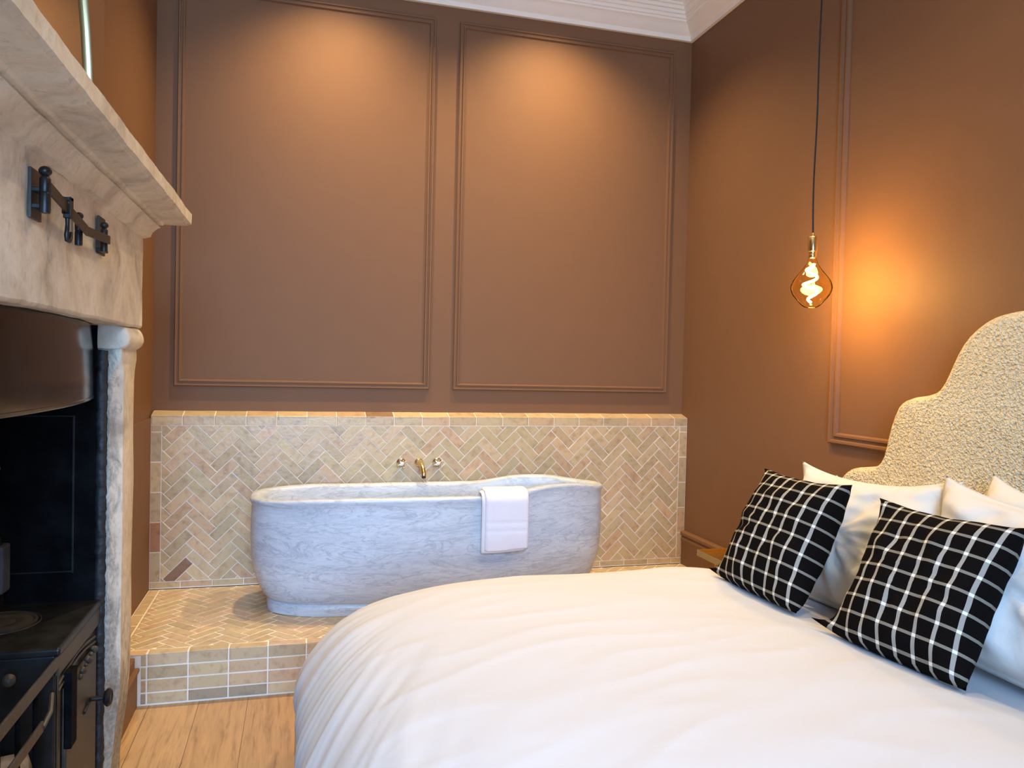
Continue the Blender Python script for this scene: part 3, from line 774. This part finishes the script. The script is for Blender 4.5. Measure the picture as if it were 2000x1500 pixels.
for d, x in ((0, 2.287), (0, 2.21), (.003, 2.196), (.010, 2.184), (.020, 2.175), (.032, 2.171)):
    ring.append([(x, y, z) for y, z in inset(HB, sgn*d)])
b = MB(); b.grid(ring, False, False)
last = ring[-1]; n = len(last); o0 = len(b.v)-n
for i in range(n//2-1): b.f.append((o0+i, o0+i+1, o0+n-2-i, o0+n-1-i)); b.m.append(0)
hbo = b.build('headboard', M['boucle'], bed, smooth=True, angle=45)
hbo['label'] = 'tall scalloped cream boucle headboard'

# duvet: draped rings round the mattress with folds towards the hem
DCX, DCY = 1.05, -2.47
# (foot x, far-side y, z)
DP = [(.004, -1.60, .10), (-.004, -1.590, .18), (-.008, -1.582, .27), (-.002, -1.578, .34), (.024, -1.576, .41), (.062, -1.580, .47), (.11, -1.590, .525), (.175, -1.606, .572), (.26, -1.630, .608), (.37, -1.665, .636), (.50, -1.72, .652), (.66, -1.82, .662), (.82, -1.98, .667), (.95, -2.2, .670), (1.02, -2.4, .672)]
NR = 560
P = []
def dens(pts, k=5):
    out = []
    for i in range(len(pts)-1):
        p0, p1, p2, p3 = pts[max(i-1, 0)], pts[i], pts[i+1], pts[min(i+2, len(pts)-1)]
        for j in range(k):
            t = j/k
            out.append(tuple(.5*((2*p1[c])+(-p0[c]+p2[c])*t+(2*p0[c]-5*p1[c]+4*p2[c]-p3[c])*t*t+(-p0[c]+3*p1[c]-3*p2[c]+p3[c])*t**3) for c in range(3)))
    out.append(pts[-1]); return out
DD = dens(DP, 8)
HEADX = 1.80
for i, (xf, yf, z) in enumerate(DD):
    s = i/(len(DD)-1); row = []
    A, Bq = DCX-xf, yf-DCY
    Ah = (HEADX-DCX)*(1 if i < 42 else A/(DCX-DD[42][0]))
    nexp = lerp(18, 3.0, sstep(.0, .9, s)**.6)
    for k in range(NR):
        t = 2*PI*k/NR; ux, uy = sup(t, nexp if math.cos(t) < 0 else lerp(18, 7, s))
        x = DCX+ux*(A if ux < 0 else Ah); y = DCY+uy*Bq
        head = sstep(.35, .98, ux)            # towards the pillows
        zz = z
        if ux > 0 and i < 42: zz = lerp(z, max(z, .575), sstep(.55, .95, ux)*(1 if abs(uy) < .985 else .3))
        amp = (1-s)**1.3
        # sideways folds near the hem
        side = 0
        q = Vector((x*3.0, y*3.0, 0))
        # fan of folds running down from the far foot corner, and hanging folds along the foot
        dx, dy = x-.62, y+1.78; ra = math.hypot(dx, dy); an = math.atan2(dy, -dx)
        slope = sstep(.652, .56, z)
        rid = lambda v: 1-abs(v)*2.6 if abs(v) < .385 else 0
        f = .010*noise.noise(Vector((an*7.5, ra*1.3, z*1.0)))*slope*sstep(.15, .5, ra)
        f += .006*rid(noise.noise(Vector((an*10+4, ra*1.8+z*1.5, 2.2))))*slope*sstep(.2, .55, ra)
        f += .004*rid(noise.noise(Vector((an*22+1, ra*3+z*2, 6.2))))*slope*sstep(.2, .6, ra)
        f += .014*noise.noise(Vector(((y-.5*x)*13, z*1.6, 3.1)))*sstep(.5, .3, z)
        if ux > .5: f *= .3
        up = sstep(.30, .64, z)
        nx, ny = (ux*abs(ux), uy*abs(uy)); l = math.hypot(nx, ny) or 1
        x += nx/l*f*(1-up*.75); y += ny/l*f*(1-up*.75); zz += f*up
        if ux < 0: x += .030*sstep(-1.68, -1.85, y)*sstep(.40, .22, z)-.022*sstep(-1.75, -1.62, y)*sstep(.45, .3, z)
        # soft billows and creases on top
        zz += .010*noise.noise(Vector((x*2.1, y*2.6, 1.7)))*sstep(.4, .8, s)
        r_ = noise.noise(Vector((x*2.2+y*1.1, y*7.0-x*1.5, 5.2))); zz += .0028*(1-abs(r_)*3.2)*(abs(r_) < .31)*sstep(.3, .6, s)
        zz -= .010*sstep(1.35, 1.62, x)*sstep(.45, .8, s)
        hz = lerp(.30, .12, sstep(-1.72, -1.95, y)) if ux < .3 else .2
        hz += .03*noise.noise(Vector((x*7, y*9, 9)))
        if zz < hz: zz = hz-.02*(hz-zz)
        row.append((x, y, zz))
    P.append(row)
b = MB(); b.rings(P, False, False)
o0 = len(b.v); b.v.append((DCX+.0, DCY, P[-1][0][2]))
for k in range(NR): b.f.append(((len(DD)-1)*NR+k, (len(DD)-1)*NR+(k+1) % NR, o0)); b.m.append(0)
dv = b.build('duvet', M['linen'], smooth=True, angle=0)
tag(dv, 'plump white duvet spread over the bed and hanging over its foot', 'duvet')

# ---------------------------------------------------------------- pillows and cushions
def cushion_mesh(name, mtl, W, H, T, pinch=.10, seed=0., nu=44, flange=0., crease=.006, slump=0., tail=0., wav=.010):
    b = MB(); uv = []; P = {}
    def pt(u, v, side):
        pu = 1-pinch*(1-v*v)**1.0*abs(u)**3; pv = 1-pinch*(1-u*u)**1.0*abs(v)**3*(1 if v > 0 else -.1)
        x, y = u*pu*W/2, v*pv*H/2
        e = max(0, 1-abs(u)**2.6)*max(0, 1-abs(v)**2.6)
        if flange: 
            k = 1-flange; uu, vv = min(1, abs(u)/k), min(1, abs(v)/k); e = max(0, 1-uu**2.4)*max(0, 1-vv**2.4)
        th = T/2*(e**.46) if e > 0 else 0
        th = max(th, .0016 if (abs(u) < 1 and abs(v) < 1) else 0)
        th *= 1-.25*slump*v
        n1 = noise.noise(Vector((u*1.9+seed, v*1.9, side*3))); n2 = noise.noise(Vector((u*5+seed*2, v*5, side*5+2)))
        rad = math.atan2(v, u); fold = noise.noise(Vector((math.cos(rad)*3.3+seed, math.sin(rad)*3.3, side)))*math.sin(math.hypot(u, v)*2.6)
        z = side*(th*(1+.16*n1)+crease*(n2+1.3*fold)*(e**.3 if e > 0 else 0))
        bend = wav*noise.noise(Vector((u*1.4+seed, v*1.4, 8)))
        if flange and v > 0:
            k = abs(u)**5*v**5; y += .008*k; x += math.copysign(.006, u)*k; y -= .028*(1-u*u)*v*v
        if tail:
            k = max(0, -u)**7*max(0, -v)**7; x -= .035*k*tail; y += .012*k*tail; z += .03*k*tail
            k = max(0, -u)**6*max(0, v)**6; z += .02*k*tail; y -= .01*k
        return (x, y, z+bend*(abs(u)+abs(v)))
    for side in (1, -1):
        G = [[pt(-1+2*i/nu, -1+2*j/nu, side) for j in range(nu+1)] for i in range(nu+1)]
        b.grid(G); uv += [(i/nu, j/nu) for i in range(nu+1) for j in range(nu+1)]
    b.uv = uv
    o = b.build(name, mtl, smooth=True, angle=0)
    bm = bmesh.new(); bm.from_mesh(o.data); bmesh.ops.remove_doubles(bm, verts=bm.verts, dist=2e-5); bmesh.ops.recalc_face_normals(bm, faces=bm.faces); bm.to_mesh(o.data); bm.free()
    o.data.polygons.foreach_set('use_smooth', [True]*len(o.data.polygons))
    return o
def place(o, bl, br, tl, push=0.):
    bl, br, tl = Vector(bl), Vector(br), Vector(tl)
    ex = (br-bl).normalized(); ey = (tl-bl); ey = (ey-ex*ey.dot(ex)).normalized(); ez = ex.cross(ey)
    c = bl+(br-bl)/2+(tl-bl)/2+ez*push
    m = Matrix((ex, ey, ez)).transposed().to_4x4(); m.translation = c; o.matrix_world = m; return o
c1 = place(cushion_mesh('plaid_cushion', M['plaid'], .43, .44, .175, .085, 1.3, tail=1.0, crease=.008), (1.475, -1.865, .664), (1.495, -2.30, .664), (1.67, -1.86, 1.035), .0)
tag(c1, 'black and cream windowpane check cushion on the far side, nearest the bath', 'cushion', 'checked cushions on the bed')
c2 = place(cushion_mesh('plaid_cushion', M['plaid'], .412, .430, .175, .085, 4.1, tail=1.4, crease=.008), (1.485, -2.465, .656), (1.54, -2.88, .658), (1.69, -2.435, 1.02), .0)
tag(c2, 'black and cream windowpane check cushion on the near side, largest in the photo', 'cushion', 'checked cushions on the bed')
def pillow(seed, label, bl, br, tl, T=.20, W=.72, H=.48):
    o = place(cushion_mesh('pillow', M['pcase'], W, H, T, .055, seed, 60, .06, .016, .4, wav=.022), bl, br, tl)
    tag(o, label, 'pillow', 'white pillows against the headboard'); return o
pillow(2.2, 'white pillow leaning on the headboard, far back behind the far checked cushion', (1.97, -1.72, 0.612), (1.97, -2.38, 0.612), (2.07, -1.72, 0.982), .17, .66, .40)
pillow(6.1, 'white pillow with raised flange corner directly behind the far checked cushion', (1.755, -1.80, 0.597), (1.775, -2.47, 0.627), (1.895, -1.80, 1.042), .22, .70)
pillow(9.4, 'white pillow leaning on the headboard, back row between the two checked cushions', (1.97, -2.40, 0.642), (1.97, -3.08, 0.572), (2.085, -2.40, 1.082), .18, .70)
pillow(12.8, 'white pillow standing directly behind the near checked cushion, nearest the right edge', (1.75, -2.44, 0.632), (1.77, -3.14, 0.612), (1.90, -2.44, 1.092), .24, .70)

# ---------------------------------------------------------------- brass bedside table
st = thing('side_table', 'square brass tray side table beside the bed below the pendant', 'side table', (1.98, -1.40, 0))
tx0, tx1, ty0, ty1, tz = 1.752, 2.16, -1.585, -1.215, .565
b = MB(); b.box((tx0, ty0, tz), (tx1, ty1, tz+.006)); b.build('tray', M['gold'], st, bevel=.001)
b = MB(); e = .004
b.box((tx0-e, ty0-e, tz-.006), (tx0, ty1+e, tz+.022)); b.box((tx1, ty0-e, tz-.006), (tx1+e, ty1+e, tz+.022)); b.box((tx0, ty0-e, tz-.006), (tx1, ty0, tz+.022)); b.box((tx0, ty1, tz-.006), (tx1, ty1+e, tz+.022))
b.build('tray_rim', M['gold'], st, bevel=.0015)
for x in (tx0+.06, tx1-.06):
    for y in (ty0+.06, ty1-.06):
        b = MB(); b.tube([(x, y, .002), (x, y, tz)], .008, 12); b.build('leg', M['gold'], st, smooth=True)

# ---------------------------------------------------------------- pendant bulb
PX, PYY = 2.02, -1.6
pd = thing('pendant_light', 'amber glass globe bulb hanging on black cord beside the headboard', 'pendant light', (PX, PYY, CEIL))
b = MB(); b.tube([(PX+.0035*math.sin(z*5.0)+.002*math.sin(z*11), PYY, z) for z in [lerp(1.968, CEIL-.02, i/40) for i in range(41)]], .0034, 10); b.build('cord', M['cord'], pd, smooth=True)
b = MB(); b.lathe([(.05, 0), (.05, -.022), (.045, -.025), (.004, -.027)], (PX, PYY, CEIL-.001), n=28); b.build('ceiling_rose', M['brass'], pd, smooth=True, angle=30)
b = MB(); b.lathe([(0.0036, 1.9772), (0.0055, 1.9735), (0.0064, 1.9651), (0.0173, 1.9614), (0.0191, 1.9577), (0.0191, 1.9019), (0.0164, 1.8982), (0.0036, 1.8963)], (PX, PYY, 0), n=28); b.build('socket', M['brass'], pd, smooth=True, angle=30)
b = MB(); b.lathe([(0.0146, 1.8982), (0.0150, 1.8907), (0.0137, 1.8879), (0.0150, 1.8842), (0.0137, 1.8805), (0.0132, 1.8740), (0.0109, 1.8721)], (PX, PYY, 0), n=24); b.build('bulb_cap', M['brass'], pd, smooth=True)
bp = [(0.0146, 1.8833), (0.0164, 1.8721), (0.0191, 1.8610), (0.0246, 1.8480), (0.0337, 1.8331), (0.0464, 1.8163), (0.0610, 1.7987), (0.0728, 1.7819), (0.0801, 1.7652), (0.0819, 1.7512), (0.0792, 1.7364), (0.0719, 1.7205), (0.0601, 1.7057), (0.0501, 1.6945), (0.0419, 1.6843), (0.0328, 1.6759), (0.0218, 1.6703), (0.0109, 1.6685), (0.0005, 1.6680)]
b = MB(); b.lathe(bp, (PX, PYY, 0), n=48, cap=False); b.build('bulb_glass', M['amber'], pd, smooth=True, angle=0)
b = MB(); pts = []
for i in range(90):
    t = i/89; z = lerp(1.850, 1.690, t); rr = .010+.018*math.sin(t*PI)**1.0; a = t*PI*5.2
    pts.append((PX+rr*math.cos(a)-.006*math.sin(t*4), PYY+rr*math.sin(a), z))
b.tube(pts, .0048, 8); b.build('filament', M['filament'], pd, smooth=True)
l = bpy.data.lights.new('pendant_glow', 'POINT'); l.energy = 13; l.color = (1, .63, .23); l.shadow_soft_size = .05
lo = bpy.data.objects.new('pendant_glow', l); C.objects.link(lo); lo.location = (PX, PYY, 1.765)

# ---------------------------------------------------------------- recessed downlights
for k, (x, y, pw, ang, wh) in enumerate(SPOTS):
    o = thing('downlight', 'small round recessed ceiling downlight '+wh, 'downlight', (x, y, CEIL), 'recessed ceiling downlights')
    b = MB(); b.lathe([(.045, -.001), (.045, -.005), (.034, -.006), (.032, -.002)], (x, y, CEIL), n=28); b.build('bezel', M['white_trim'], o, smooth=True, angle=30)
    b = MB(); b.lathe([(.031, -.002), (.031, -.0035)], (x, y, CEIL), n=24); b.build('lamp_face', M['lamp_face'], o)
    s = bpy.data.lights.new('downlight_beam', 'SPOT'); s.energy = pw; s.color = (1, .745, .40); s.spot_size = math.radians(ang); s.spot_blend = .9 if ang < 100 else 1.0; s.shadow_soft_size = .03
    so = bpy.data.objects.new('downlight_beam', s); C.objects.link(so); so.location = (x, y, CEIL-.012)
